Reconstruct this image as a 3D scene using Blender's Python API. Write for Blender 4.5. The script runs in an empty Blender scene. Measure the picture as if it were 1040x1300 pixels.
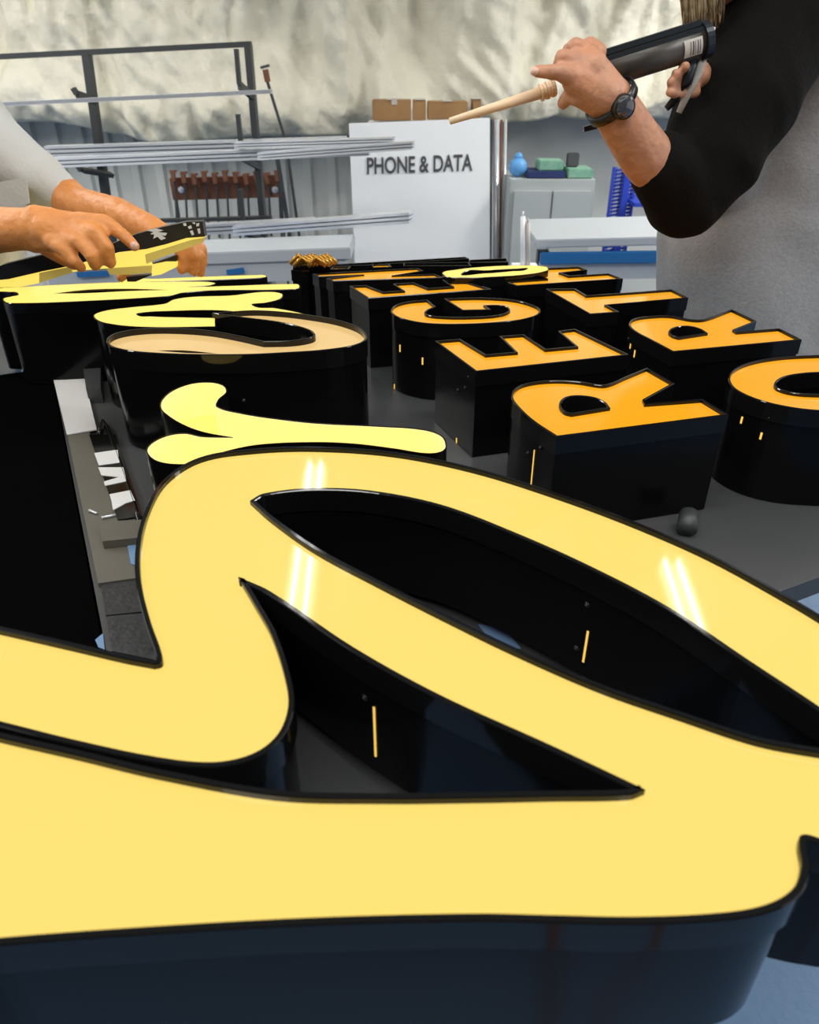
import bpy, bmesh, math, random
from mathutils import Vector, Matrix, noise
from mathutils.geometry import tessellate_polygon
random.seed(7)
C = bpy.context.scene.collection
PITCH = math.radians(31.0); F = 939.0; EYE = 1.45
CP, SP = math.cos(PITCH), math.sin(PITCH)

# ---------------------------------------------------------------- camera maths
def ray(px, py):
    a = (px - 520) / F; b = (650 - py) / F
    return Vector((a, CP + b * SP, -SP + b * CP))
def PY(px, py, Y):                    # point seen at a pixel, at forward distance Y
    r = ray(px, py); return Vector((r.x * Y / r.y, Y, EYE + r.z * Y / r.y))
def PZ(px, py, z):                    # point seen at a pixel, at world height z
    r = ray(px, py); t = (z - EYE) / r.z; return Vector((r.x * t, r.y * t, z))
def mpp(p):                           # metres per pixel at a point
    return (p.y * CP - (p.z - EYE) * SP) / F

# ---------------------------------------------------------------- materials
def mat(name, col, rough=.5, metal=0, spec=.5, emis=None, es=0, bump=None, var=None, coat=0, trans=0):
    m = bpy.data.materials.new(name); m.use_nodes = True
    nt = m.node_tree; b = nt.nodes['Principled BSDF']
    b.inputs['Base Color'].default_value = (*col, 1); b.inputs['Roughness'].default_value = rough
    b.inputs['Metallic'].default_value = metal; b.inputs['Specular IOR Level'].default_value = spec
    b.inputs['Coat Weight'].default_value = coat; b.inputs['Coat Roughness'].default_value = .04
    b.inputs['Transmission Weight'].default_value = trans
    if emis:
        b.inputs['Emission Color'].default_value = (*emis, 1); b.inputs['Emission Strength'].default_value = es
    tc = nt.nodes.new('ShaderNodeTexCoord')
    if var:                           # var = (scale, other colour, amount)
        n = nt.nodes.new('ShaderNodeTexNoise'); n.inputs['Scale'].default_value = var[0]; n.inputs['Detail'].default_value = 5
        r = nt.nodes.new('ShaderNodeValToRGB'); r.color_ramp.elements[0].position = .5 - var[2]; r.color_ramp.elements[1].position = .5 + var[2]
        r.color_ramp.elements[0].color = (*col, 1); r.color_ramp.elements[1].color = (*var[1], 1)
        nt.links.new(tc.outputs['Object'], n.inputs['Vector']); nt.links.new(n.outputs['Fac'], r.inputs['Fac'])
        nt.links.new(r.outputs['Color'], b.inputs['Base Color'])
    if bump:                          # bump = (scale, strength)
        n = nt.nodes.new('ShaderNodeTexNoise'); n.inputs['Scale'].default_value = bump[0]; n.inputs['Detail'].default_value = 6
        bp = nt.nodes.new('ShaderNodeBump'); bp.inputs['Strength'].default_value = bump[1]; bp.inputs['Distance'].default_value = .005
        nt.links.new(tc.outputs['Object'], n.inputs['Vector']); nt.links.new(n.outputs['Fac'], bp.inputs['Height'])
        nt.links.new(bp.outputs['Normal'], b.inputs['Normal'])
    return m
M = {}
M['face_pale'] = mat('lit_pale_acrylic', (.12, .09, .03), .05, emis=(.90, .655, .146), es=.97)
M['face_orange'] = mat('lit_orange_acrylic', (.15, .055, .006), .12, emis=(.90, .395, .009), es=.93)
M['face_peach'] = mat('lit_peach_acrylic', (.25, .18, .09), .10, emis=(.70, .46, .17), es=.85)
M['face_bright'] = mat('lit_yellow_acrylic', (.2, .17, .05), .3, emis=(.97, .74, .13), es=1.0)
M['inside'] = mat('lit_channel_inside', (.78, .70, .36), .35, emis=(1, .72, .16), es=.45)
M['rim'] = mat('black_trim_plastic', (.005, .005, .005), .08, spec=.32)
M['can'] = mat('black_painted_aluminium', (.0035, .0035, .004), .16, spec=.2)
M['rivet'] = mat('black_rivet_paint', (.01, .01, .01), .25)
M['leak_glint'] = mat('light_leak_glint', (.6, .4, .1), .4, emis=(1, .62, .12), es=.75)  # glow shared by leaking seams and stand-in glints
M['top'] = mat('dark_table_top', (.048, .051, .054), .3, var=(6, (.065, .067, .066), .25))
M['steel'] = mat('dark_rack_steel', (.055, .058, .06), .5, metal=.3)
M['alu'] = mat('aluminium_extrusion', (.66, .68, .72), .3, metal=.45, var=(5, (.75, .77, .80), .2))
M['white'] = mat('white_panel', (.84, .85, .85), .45)
M['bench'] = mat('white_bench_laminate', (.44, .47, .50), .4)
M['offwhite'] = mat('white_paper', (.62, .62, .60), .6)
M['wall'] = mat('white_wall_paint', (.55, .56, .53), .7)
M['wallblock'] = mat('light_blocking_wall', (.06, .058, .055), .8)  # dark colour of the added wall behind the camera
M['fabric'] = mat('cream_insulation_fabric', (.70, .67, .56), .75, var=(3, (.57, .545, .43), .3), bump=(9, .9))
for n_ in M['fabric'].node_tree.nodes:
    if n_.type == 'BUMP': n_.inputs['Distance'].default_value = .03
M['card'] = mat('brown_cardboard', (.36, .20, .08), .8, var=(8, (.28, .15, .06), .2))
M['cabinet'] = mat('grey_cabinet_paint', (.40, .43, .42), .45)
M['rust'] = mat('rusty_brown_wood', (.13, .04, .018), .7, var=(30, (.22, .09, .04), .25))
M['blue'] = mat('blue_paint', (.012, .13, .36), .5)
M['rackblue'] = mat('royal_blue_steel', (.02, .05, .42), .45)
M['floor'] = mat('blue_floor_paint', (.058, .130, .245), .5, var=(40, (.075, .15, .27), .3), bump=(60, .3))
M['ceil'] = mat('ceiling_sheet', (.42, .42, .40), .8)
M['tube'] = mat('lamp_tube', (1, 1, 1), .5, emis=(1, .98, .94), es=22)
M['fixture'] = mat('fixture_white', (.6, .6, .6), .5)
M['ply'] = mat('worn_grey_board', (.10, .092, .070), .6, var=(12, (.09, .083, .065), .25))
M['pad'] = mat('dark_rubber_pad', (.014, .015, .017), .5, bump=(90, .3))
M['bpatch'] = mat('blue_floor_patch', (.14, .24, .40), .4)
M['skin'] = mat('skin', (.70, .27, .065), .5, var=(35, (.58, .21, .05), .3), bump=(70, .5))
M['skin_d'] = mat('skin_tanned', (.60, .27, .14), .5, var=(35, (.45, .23, .15), .3), bump=(70, .5))
M['nail'] = mat('nail', (.72, .45, .34), .3)
M['blackcloth'] = mat('black_jersey', (.006, .0052, .0045), .95, spec=.12, bump=(150, .3))
M['greycloth'] = mat('grey_marl_jersey', (.26, .26, .265), .9, var=(120, (.34, .34, .345), .3), bump=(200, .4))
M['tee'] = mat('pale_grey_tee', (.52, .52, .49), .85, bump=(150, .2))
M['hair'] = mat('sandy_hair', (.32, .24, .13), .7, var=(60, (.16, .11, .05), .2))
M['watch'] = mat('watch_black', (.012, .012, .014), .3)
M['glass'] = mat('watch_glass', (.05, .05, .06), .05, coat=1)
M['cart'] = mat('caulk_black', (.045, .036, .028), .4, var=(25, (.03, .025, .02), .2))
M['gunblue'] = mat('gun_frame', (.022, .028, .034), .35, metal=.4)
M['nozzle'] = mat('cream_nozzle', (.85, .62, .40), .4)
M['label'] = mat('pale_label', (.5, .46, .42), .6)
M['ink'] = mat('sign_ink', (.06, .06, .065), .6)
M['bag'] = mat('blue_bag', (.10, .32, .65), .5)
M['navy'] = mat('navy_plastic', (.015, .03, .12), .5)
M['green'] = mat('green_packets', (.12, .32, .22), .6, var=(30, (.25, .42, .32), .2))
M['cloth'] = mat('block_black', (.002, .002, .002), 1, spec=.0)  # even black of the block beside the table
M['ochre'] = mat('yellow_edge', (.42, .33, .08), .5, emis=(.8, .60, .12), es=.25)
M['bronze'] = mat('bronze', (.45, .22, .03), .3, metal=.7)

# ---------------------------------------------------------------- object helpers
def link(name, me, m, parent=None, smooth=False):
    o = bpy.data.objects.new(name, me); C.objects.link(o)
    for mm in (m if isinstance(m, (list, tuple)) else [m]): me.materials.append(mm)
    if parent:
        o.parent = parent
        o.matrix_parent_inverse = Matrix.Translation(-parent.location)
    if smooth:
        for p in me.polygons: p.use_smooth = True
    return o
def bobj(name, bm, m, parent=None, smooth=False):
    bmesh.ops.recalc_face_normals(bm, faces=bm.faces)
    me = bpy.data.meshes.new(name); bm.to_mesh(me); bm.free()
    return link(name, me, m, parent, smooth)
def tag(o, label, cat, group=None, kind=None):
    o['label'] = label; o['category'] = cat
    if group: o['group'] = group
    if kind: o['kind'] = kind
    return o
def struct(o): o['kind'] = 'structure'; return o
def thing(name, loc, label, cat, group=None):
    o = bpy.data.objects.new(name, None); C.objects.link(o); o.location = loc; o.empty_display_size = .05
    return tag(o, label, cat, group)
def box(bm, c, s, rot=None, bev=0):
    r = bmesh.ops.create_cube(bm, size=1.0); vs = r['verts']
    for v in vs: v.co = Vector((v.co.x * s[0], v.co.y * s[1], v.co.z * s[2]))
    if bev:
        es = list({e for v in vs for e in v.link_edges})
        vs = bmesh.ops.bevel(bm, geom=es, offset=bev, segments=2, affect='EDGES')['verts']
        vs = list(vs)
    for v in vs:
        if rot is not None: v.co = rot @ v.co
        v.co += Vector(c)
def bar(bm, a, b, w, h, bev=0):
    a, b = Vector(a), Vector(b); d = b - a; L = d.length
    x = d.normalized(); up = Vector((0, 1, 0)) if abs(x.y) < .9 else Vector((0, 0, 1))
    z = x.cross(up).normalized(); y = z.cross(x)
    box(bm, (a + b) / 2, (L, w, h), Matrix((x, y, z)).transposed(), bev)
def cone(bm, a, b, r1, r2, n=20, caps=True):
    a, b = Vector(a), Vector(b); d = b - a
    q = d.to_track_quat('Z', 'Y').to_matrix().to_4x4()
    bmesh.ops.create_cone(bm, cap_ends=caps, segments=n, radius1=r1, radius2=r2, depth=d.length, matrix=Matrix.Translation((a + b) / 2) @ q)
def tube(bm, pts, r, n=10):
    pts = [Vector(p) for p in pts]; rings = []
    for i, p in enumerate(pts):
        t = (pts[min(i + 1, len(pts) - 1)] - pts[max(i - 1, 0)]).normalized()
        up = Vector((0, 0, 1)) if abs(t.z) < .9 else Vector((1, 0, 0))
        a = t.cross(up).normalized(); b = t.cross(a)
        rr = r[i] if isinstance(r, (list, tuple)) else r
        rings.append([bm.verts.new(p + rr * (a * math.cos(k * 2 * math.pi / n) + b * math.sin(k * 2 * math.pi / n))) for k in range(n)])
    for i in range(len(rings) - 1):
        for k in range(n): bm.faces.new((rings[i][k], rings[i][(k + 1) % n], rings[i + 1][(k + 1) % n], rings[i + 1][k]))
    bm.faces.new(rings[0]); bm.faces.new(rings[-1][::-1])
def ico(bm, c, r, sub=3, sc=(1, 1, 1)):
    bmesh.ops.create_icosphere(bm, subdivisions=sub, radius=r, matrix=Matrix.Translation(Vector(c)) @ Matrix.Diagonal((*sc, 1)))
def prism(bm, pts, vec):              # closed flat outline (3-D points) given a thickness
    vec = Vector(vec); a = [bm.verts.new(Vector(p)) for p in pts]; b = [bm.verts.new(Vector(p) + vec) for p in pts]
    n = len(pts)
    for t in tessellate_polygon([[Vector(p) for p in pts]]):
        try: bm.faces.new([a[i] for i in t]); bm.faces.new([b[i] for i in reversed(t)])
        except ValueError: pass
    for i in range(n): bm.faces.new((a[i], a[(i + 1) % n], b[(i + 1) % n], b[i]))

# flesh and cloth: tapered limbs merged into one continuous skin
def body(name, limbs, m, parent, voxel=.004, smooth=6, wrinkle=0, wscale=9, balls=()):
    bm = bmesh.new()
    for a, ra, b, rb in limbs:
        ico(bm, a, ra); ico(bm, b, rb)
        if (Vector(b) - Vector(a)).length > 1e-4: cone(bm, a, b, ra, rb, 24)
    for c, r, sc in balls: ico(bm, c, r, 3, sc)
    me = bpy.data.meshes.new('tmp'); bm.to_mesh(me); bm.free()
    o = bpy.data.objects.new('tmp', me); C.objects.link(o)
    r = o.modifiers.new('r', 'REMESH'); r.mode = 'VOXEL'; r.voxel_size = voxel
    s = o.modifiers.new('s', 'SMOOTH'); s.iterations = smooth; s.factor = .5
    dg = bpy.context.evaluated_depsgraph_get(); dg.update()
    out = bpy.data.meshes.new_from_object(o.evaluated_get(dg)); out.name = name
    bpy.data.objects.remove(o)
    if wrinkle:
        nr = [v.normal.copy() for v in out.vertices]
        for v, n in zip(out.vertices, nr):
            q = v.co * wscale; q2 = Vector((q.x * .8 + q.z * .5, q.y, q.z * .35 - q.x * .3)) 
            f = noise.noise(q2) + .5 * noise.noise(q2 * 2.3 + Vector((3, 1, 7)))
            v.co += n * f * wrinkle
    return link(name, out, m, parent, True)

# ---------------------------------------------------------------- sign letters
def spline(pts, n=7):
    out = []; N = len(pts)
    P = [Vector((p[0], p[1])) for p in pts]; K = [len(p) > 2 for p in pts]
    for i in range(N):
        a, b = P[i], P[(i + 1) % N]; ca, cb = K[i], K[(i + 1) % N]
        if ca and cb: out.append(a); continue
        p0 = a * 2 - b if ca else P[i - 1]; p3 = b * 2 - a if cb else P[(i + 2) % N]
        d = (b - a).length
        m1 = (b - p0) * (d / max((b - p0).length, 1e-6)); m2 = (p3 - a) * (d / max((p3 - a).length, 1e-6))
        if ca: m1 = (b - a) * 1.0
        if cb: m2 = (b - a) * 1.0
        for k in range(n):
            t = k / n; t2 = t * t; t3 = t2 * t
            out.append(a * (2 * t3 - 3 * t2 + 1) + m1 * (t3 - 2 * t2 + t) + b * (-2 * t3 + 3 * t2) + m2 * (t3 - t2))
    return out
def area(l): return sum(l[i - 1].x * l[i].y - l[i].x * l[i - 1].y for i in range(len(l))) / 2
def to_world(pts, z, hole, n=7):
    l = [PZ(p.x, p.y, z).to_2d() for p in spline(pts, n)]
    o = [l[0]]
    for p in l[1:]:
        if (p - o[-1]).length > 4e-4: o.append(p)
    if (area(o) < 0) != hole: o.reverse()
    return o
def sweep(bm, loop, prof):
    n = len(loop); nr = []
    for i in range(n):
        a = (loop[i] - loop[i - 1]).normalized(); b = (loop[(i + 1) % n] - loop[i]).normalized()
        na = Vector((a.y, -a.x)); nb = Vector((b.y, -b.x)); s = (na + nb)
        s = s.normalized() if s.length > 1e-4 else na
        nr.append(s / max(s.dot(na), .45))
    rings = [[bm.verts.new((loop[i].x + nr[i].x * o, loop[i].y + nr[i].y * o, z)) for o, z in prof] for i in range(n)]
    k = len(prof)
    for i in range(n):
        A, B = rings[i], rings[(i + 1) % n]
        for j in range(k): bm.faces.new((A[j], B[j], B[(j + 1) % k], A[(j + 1) % k]))
def fill(bm, loops, z):
    vs = [[Vector((p.x, p.y, z)) for p in l] for l in loops]; flat = [bm.verts.new(v) for l in vs for v in l]
    for t in tessellate_polygon(vs):
        try: bm.faces.new([flat[i] for i in t])
        except ValueError: pass
TABLE = EYE - .57
LET = {}
def letter(key, outer, holes, fm, label, group, z=-.42, lip=.005, open_top=False, orgn=(0, 0), sc=1.0, bottom=TABLE, cat='sign letter', name='channel_letter', capw=.0034, hole_trim=True):
    z += EYE
    cv = lambda L: [(orgn[0] + p[0] / sc, orgn[1] + p[1] / sc, *p[2:]) for p in L]
    loops = [to_world(cv(outer), z, False)] + [to_world(cv(h), z, True) for h in holes]
    c = sum(loops[0], Vector((0, 0))) / len(loops[0])
    t = thing(name, (c.x, c.y, bottom), label, cat, group)
    LET[key] = (t, loops, z, bottom)
    if not open_top:
        bm = bmesh.new(); fill(bm, loops, z); fo = bobj('face', bm, M[fm], t)
        bm = bmesh.new()
        w = capw
        prof = [(0, z - .002), (0, z + lip - .001), (.0006, z + lip), (w - .0008, z + lip), (w, z + lip - .001), (w, z - .022), (.0017, z - .022), (.0017, z - .002)]
        for l in (loops if hole_trim else loops[:1]): sweep(bm, l, prof)
        bobj('trim_cap', bm, M['rim'], t)
        zt = z - .002
    else:
        zt = z
        bm = bmesh.new()
        for l in loops: sweep(bm, l, [(-.0004, z - .001), (-.0004, z - .06), (-.002, z - .06), (-.002, z - .001)])
        bobj('inner_wall', bm, M['inside'], t)
        bm = bmesh.new(); fill(bm, loops, z - .055); bobj('face', bm, M['face_bright'], t)
    bm = bmesh.new()
    for l in loops: sweep(bm, l, [(0, zt), (.0015, zt), (.0015, bottom + .001), (0, bottom + .001)])
    fill(bm, loops, bottom + .001)
    bobj('return', bm, M['can'], t)
    return t
def wall_hit(key, px, py, pick=0):
    t, loops, z, bot = LET[key]; r = ray(px, py); d = Vector((r.x, r.y)); hits = []
    for l in loops:
        for i in range(len(l)):
            a, b = l[i - 1], l[i]; e = b - a; den = d.x * e.y - d.y * e.x
            if abs(den) < 1e-9: continue
            s = (a.x * e.y - a.y * e.x) / den; u = (a.x * d.y - a.y * d.x) / den
            if s > 0 and 0 <= u <= 1:
                zz = EYE + r.z * s
                n = Vector((e.y, -e.x)).normalized()
                if n.dot(d) < 0 and bot < zz < z: hits.append((s, Vector((a.x + e.x * u, a.y + e.y * u, zz)), n))
    hits.sort(key=lambda h: h[0])
    return hits[pick] if hits else None
def leak_glint(key, px, y1, y2, w=.0016, name='light_leak_glint'):
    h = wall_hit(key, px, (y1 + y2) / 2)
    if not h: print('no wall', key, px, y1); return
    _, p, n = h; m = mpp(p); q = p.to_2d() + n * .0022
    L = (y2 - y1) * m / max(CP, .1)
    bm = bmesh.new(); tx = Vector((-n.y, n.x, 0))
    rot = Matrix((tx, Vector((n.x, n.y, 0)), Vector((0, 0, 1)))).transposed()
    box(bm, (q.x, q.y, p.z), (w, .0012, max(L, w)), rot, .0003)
    bobj(name, bm, M['leak_glint'], LET[key][0])

PALE = 'pale yellow script letters'; ORG = 'orange block letters'
# the big script letter nearest the camera
letter('big', [(-160, 760), (-60, 793), (0, 806), (100, 829), (160, 843), (197, 850, 1), (207, 846), (206, 832), (193, 795), (181, 745), (180, 700), (190, 655), (212, 616), (255, 588), (320, 577), (400, 574), (500, 581), (600, 601), (700, 632), (800, 669), (900, 713), (1000, 768), (1040, 792), (1130, 850), (1220, 940), (1250, 1040), (1180, 1085), (1090, 1080), (1040, 1071), (1015, 1066), (1011, 1078), (1014, 1105), (1003, 1135), (965, 1156), (900, 1166), (800, 1170), (700, 1168), (600, 1166), (400, 1171), (200, 1182), (0, 1197), (-160, 1215), (-260, 1100), (-260, 900)],
       [[(318, 641, 1), (335, 632), (395, 625), (470, 628), (560, 646), (650, 680), (750, 725), (850, 778), (950, 845), (1040, 905), (1110, 955), (1090, 970), (1040, 963), (960, 948), (860, 915), (760, 880), (650, 832), (560, 788), (480, 747), (400, 704), (345, 665)],
        [(303, 738, 1), (345, 757), (450, 828), (560, 889), (700, 953), (818, 1009, 1), (798, 1016), (700, 1018), (600, 1020), (480, 1021), (350, 1017), (200, 990), (100, 966), (0, 943), (-120, 912), (-180, 893), (-120, 893), (0, 921), (100, 946), (200, 967), (270, 974), (320, 964), (352, 940), (366, 905), (363, 870), (345, 812), (322, 770)]],
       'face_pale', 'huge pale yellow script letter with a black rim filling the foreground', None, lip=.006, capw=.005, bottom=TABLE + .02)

for x, y in ((330, 820), (760, 960), (600, 1060), (60, 880)):
    bm = bmesh.new(); p = PZ(x, y, EYE - .42); box(bm, (p.x, p.y, TABLE + .0105), (.02, .02, .019)); bobj('standoff', bm, M['steel'], LET['big'][0])
o5 = (640, 310)
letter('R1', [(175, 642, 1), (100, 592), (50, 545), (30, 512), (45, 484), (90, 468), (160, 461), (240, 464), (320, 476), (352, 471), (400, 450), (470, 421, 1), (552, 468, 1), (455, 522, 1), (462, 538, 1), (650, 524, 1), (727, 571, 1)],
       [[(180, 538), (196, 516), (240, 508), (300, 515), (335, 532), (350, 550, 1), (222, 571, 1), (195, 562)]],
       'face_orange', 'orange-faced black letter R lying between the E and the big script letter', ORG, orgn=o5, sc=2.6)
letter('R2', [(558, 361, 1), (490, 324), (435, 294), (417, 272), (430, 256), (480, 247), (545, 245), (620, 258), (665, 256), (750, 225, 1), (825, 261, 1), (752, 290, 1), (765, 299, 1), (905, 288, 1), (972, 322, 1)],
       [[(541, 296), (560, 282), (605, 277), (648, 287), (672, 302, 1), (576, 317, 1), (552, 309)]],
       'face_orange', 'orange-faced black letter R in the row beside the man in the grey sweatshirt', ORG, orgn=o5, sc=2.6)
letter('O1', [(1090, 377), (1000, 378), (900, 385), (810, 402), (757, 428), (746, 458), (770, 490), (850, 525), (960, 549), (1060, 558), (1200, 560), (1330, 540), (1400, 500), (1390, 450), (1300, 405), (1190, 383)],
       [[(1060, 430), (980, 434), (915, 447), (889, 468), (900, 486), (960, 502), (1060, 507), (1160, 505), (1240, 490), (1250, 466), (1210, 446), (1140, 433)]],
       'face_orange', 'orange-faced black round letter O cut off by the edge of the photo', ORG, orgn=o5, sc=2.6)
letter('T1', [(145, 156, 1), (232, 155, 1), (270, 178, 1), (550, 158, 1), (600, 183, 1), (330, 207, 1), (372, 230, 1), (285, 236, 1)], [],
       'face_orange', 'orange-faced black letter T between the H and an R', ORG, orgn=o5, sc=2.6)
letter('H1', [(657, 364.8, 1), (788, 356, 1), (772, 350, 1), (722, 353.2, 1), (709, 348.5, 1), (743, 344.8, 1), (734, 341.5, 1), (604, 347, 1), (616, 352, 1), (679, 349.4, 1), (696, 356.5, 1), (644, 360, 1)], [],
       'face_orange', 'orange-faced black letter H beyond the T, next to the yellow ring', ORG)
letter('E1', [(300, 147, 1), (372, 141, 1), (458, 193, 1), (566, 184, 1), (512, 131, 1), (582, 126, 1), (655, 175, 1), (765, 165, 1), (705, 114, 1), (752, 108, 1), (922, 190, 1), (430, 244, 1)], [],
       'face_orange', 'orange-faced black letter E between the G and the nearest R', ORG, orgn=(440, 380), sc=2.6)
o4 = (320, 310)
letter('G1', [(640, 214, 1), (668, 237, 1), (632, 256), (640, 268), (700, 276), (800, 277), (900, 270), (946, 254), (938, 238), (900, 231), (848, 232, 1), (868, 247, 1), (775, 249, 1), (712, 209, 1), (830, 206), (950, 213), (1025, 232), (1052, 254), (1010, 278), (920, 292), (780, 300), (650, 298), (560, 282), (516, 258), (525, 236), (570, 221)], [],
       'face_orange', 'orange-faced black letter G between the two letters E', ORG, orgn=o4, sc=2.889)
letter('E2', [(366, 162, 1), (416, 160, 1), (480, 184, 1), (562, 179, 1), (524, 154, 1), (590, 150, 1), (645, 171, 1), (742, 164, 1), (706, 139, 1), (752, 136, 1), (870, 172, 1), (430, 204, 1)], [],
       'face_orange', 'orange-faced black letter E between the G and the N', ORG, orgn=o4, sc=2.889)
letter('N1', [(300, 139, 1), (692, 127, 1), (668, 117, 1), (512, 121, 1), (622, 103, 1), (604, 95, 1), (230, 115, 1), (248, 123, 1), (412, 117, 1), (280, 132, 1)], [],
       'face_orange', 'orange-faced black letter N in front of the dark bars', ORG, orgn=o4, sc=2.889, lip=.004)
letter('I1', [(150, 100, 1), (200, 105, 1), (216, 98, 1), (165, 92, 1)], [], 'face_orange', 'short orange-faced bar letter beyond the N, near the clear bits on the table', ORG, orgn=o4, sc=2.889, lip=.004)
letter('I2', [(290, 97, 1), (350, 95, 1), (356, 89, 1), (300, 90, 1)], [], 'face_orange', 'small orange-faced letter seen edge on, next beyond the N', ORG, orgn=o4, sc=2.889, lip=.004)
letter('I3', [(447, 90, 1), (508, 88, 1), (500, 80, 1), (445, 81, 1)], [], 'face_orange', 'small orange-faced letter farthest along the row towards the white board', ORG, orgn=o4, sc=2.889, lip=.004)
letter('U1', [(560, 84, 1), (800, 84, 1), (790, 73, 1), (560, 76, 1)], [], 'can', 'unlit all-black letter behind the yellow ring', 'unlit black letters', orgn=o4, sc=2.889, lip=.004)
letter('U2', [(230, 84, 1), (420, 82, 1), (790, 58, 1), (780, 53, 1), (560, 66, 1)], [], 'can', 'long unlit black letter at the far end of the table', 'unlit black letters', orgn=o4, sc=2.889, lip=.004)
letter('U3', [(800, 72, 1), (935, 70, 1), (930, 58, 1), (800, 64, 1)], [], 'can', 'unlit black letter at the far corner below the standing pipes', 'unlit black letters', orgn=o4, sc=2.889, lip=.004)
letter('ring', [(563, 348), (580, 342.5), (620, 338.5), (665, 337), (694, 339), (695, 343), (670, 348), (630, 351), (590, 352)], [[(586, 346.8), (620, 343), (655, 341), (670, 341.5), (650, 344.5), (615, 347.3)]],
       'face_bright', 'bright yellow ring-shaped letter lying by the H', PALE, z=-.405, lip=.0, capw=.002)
# the pale script letters
letter('S1', [(275, 404, 1), (330, 401), (400, 408), (446, 419), (464, 433), (455, 443), (420, 450), (370, 454), (300, 457), (200, 455), (152, 449), (139, 440), (148, 431), (180, 425), (220, 424), (265, 427), (300, 433), (335, 441, 1), (370, 440), (395, 436), (401, 431), (388, 423), (355, 415), (310, 409)],
       [[(198, 445, 1), (235, 445), (277, 449, 1), (235, 448)]],
       'face_peach', 'peach-faced script letter with glossy raised black rim, curling open at the back', PALE, z=-.40, lip=.010, hole_trim=False)
letter('S2', [(312, 188), (340, 170), (430, 157), (545, 145), (575, 131), (640, 122), (760, 118), (870, 106), (930, 112), (925, 127), (880, 140), (832, 150), (910, 160), (1000, 178), (1028, 191), (960, 191), (860, 182), (760, 168), (680, 165), (560, 168), (480, 172), (450, 181), (500, 187), (600, 190), (709, 192, 1), (709, 219, 1), (500, 221), (370, 211)], [],
       'face_bright', 'bright yellow script letter just beyond the peach-faced one', PALE, z=-.40, orgn=(0, 330), sc=2.6, lip=.0, capw=.0022)
letter('S3', [(12, 132), (38, 121), (62, 112), (30, 105), (-36, 103), (-42, 99), (-30, 94), (60, 90), (180, 83), (400, 74), (640, 72), (708, 76), (690, 84), (620, 89), (760, 86), (960, 80), (988, 87), (960, 96), (700, 100), (600, 108), (560, 118), (300, 134), (50, 142)],
       [[(175, 111, 1), (290, 98), (420, 95), (560, 99, 1), (420, 103), (280, 110)]],
       'face_bright', 'long bright yellow script letter under the hands of the man in the pale tee', PALE, z=-.40, hole_trim=False, orgn=(0, 330), sc=2.6, lip=.0, capw=.0022)
letter('S4', [(400, 70), (520, 62), (850, 50), (878, 53), (860, 58), (640, 67), (500, 71)], [],
       'face_bright', 'thin bright yellow stroke-shaped letter farthest along the script row', PALE, z=-.40, orgn=(0, 330), sc=2.6, lip=.0, capw=.0022)
letter('S5', [(204, 515), (213, 500), (238, 488), (265, 485), (283, 489), (287, 497), (277, 507), (275, 516), (308, 525), (346, 531), (400, 537), (480, 541), (535, 545), (560, 553), (566, 566), (560, 573), (540, 575), (500, 569), (450, 563), (400, 561), (330, 564), (285, 573), (250, 586), (230, 589), (200, 585), (187, 573), (192, 563), (212, 553), (235, 550), (256, 554), (296, 555, 1), (262, 549), (238, 541), (215, 528)], [],
       None, 'faceless open script letter glowing yellow inside, behind the big script letter', PALE, z=-.42, open_top=True)

leak_glint('big', 745, 798, 842, .0022); leak_glint('big', 478, 890, 966, .0022); leak_glint('R1', 678, 572, 616, .0018)
leak_glint('big', 605, 1171, 1187, .003)
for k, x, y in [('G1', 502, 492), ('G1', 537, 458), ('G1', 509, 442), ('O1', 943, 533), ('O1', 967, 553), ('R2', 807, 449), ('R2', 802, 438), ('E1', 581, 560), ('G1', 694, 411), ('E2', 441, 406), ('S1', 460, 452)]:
    leak_glint(k, x, y - 4, y + 4, .003)  # glowing dots in place of yellow glints on screw heads
# rivets on the returns
for k, x, y in [('big', 747, 767), ('big', 733, 822), ('big', 465, 884), ('R1', 688, 568), ('R1', 672, 575), ('R1', 915, 560), ('E1', 597, 478), ('E1', 583, 495), ('E1', 592, 492), ('R2', 800, 430), ('S1', 310, 508), ('O1', 977, 530)]:
    h = wall_hit(k, x, y)
    if h:
        _, p, n = h; q = Vector((p.x + n.x * .0015, p.y + n.y * .0015, p.z)); n3 = Vector((n.x, n.y, 0))
        bm = bmesh.new(); cone(bm, q, q + n3 * .0015, .0035, .0028, 14); ico(bm, q + n3 * .0015, .0018, 2)
        bobj('rivet', bm, M['rivet'], LET[k][0], True)
# thin trim strip standing out of the script letter's seam: mounting tab on S1
# ---------------------------------------------------------------- table
U = Vector((-.434, .901)); V = Vector((.901, .434)); A0 = Vector((-.353, .656))
def TP(s, w): p = A0 + U * s + V * w; return (p.x, p.y)
t = thing('work_table', (*TP(.7, .55), 0), 'long dark grey work table that carries all the sign letters', 'table')
bm = bmesh.new()
prism(bm, [(*TP(s, w), TABLE - .03) for s, w in ((-.36, 0), (-.36, .62), (-.27, .62), (-.27, 1.18), (1.45, 1.18), (1.45, 0))], (0, 0, .0295))
bobj('table_top', bm, M['top'], t)
for s, w in ((-.2, .06), (-.2, 1.1), (1.38, .06), (1.38, 1.1)):
    bm = bmesh.new(); p = TP(s, w); bar(bm, (*p, 0), (*p, TABLE - .03), .05, .05, .004); bobj('leg', bm, M['steel'], t)
bm = bmesh.new()
for w in (.06, 1.1): bar(bm, (*TP(-.2, w), TABLE - .06), (*TP(1.38, w), TABLE - .06), .03, .05)
for s in (-.2, 1.38): bar(bm, (*TP(s, .06), TABLE - .06), (*TP(s, 1.1), TABLE - .06), .03, .05)
bobj('frame', bm, M['steel'], t)
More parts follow.
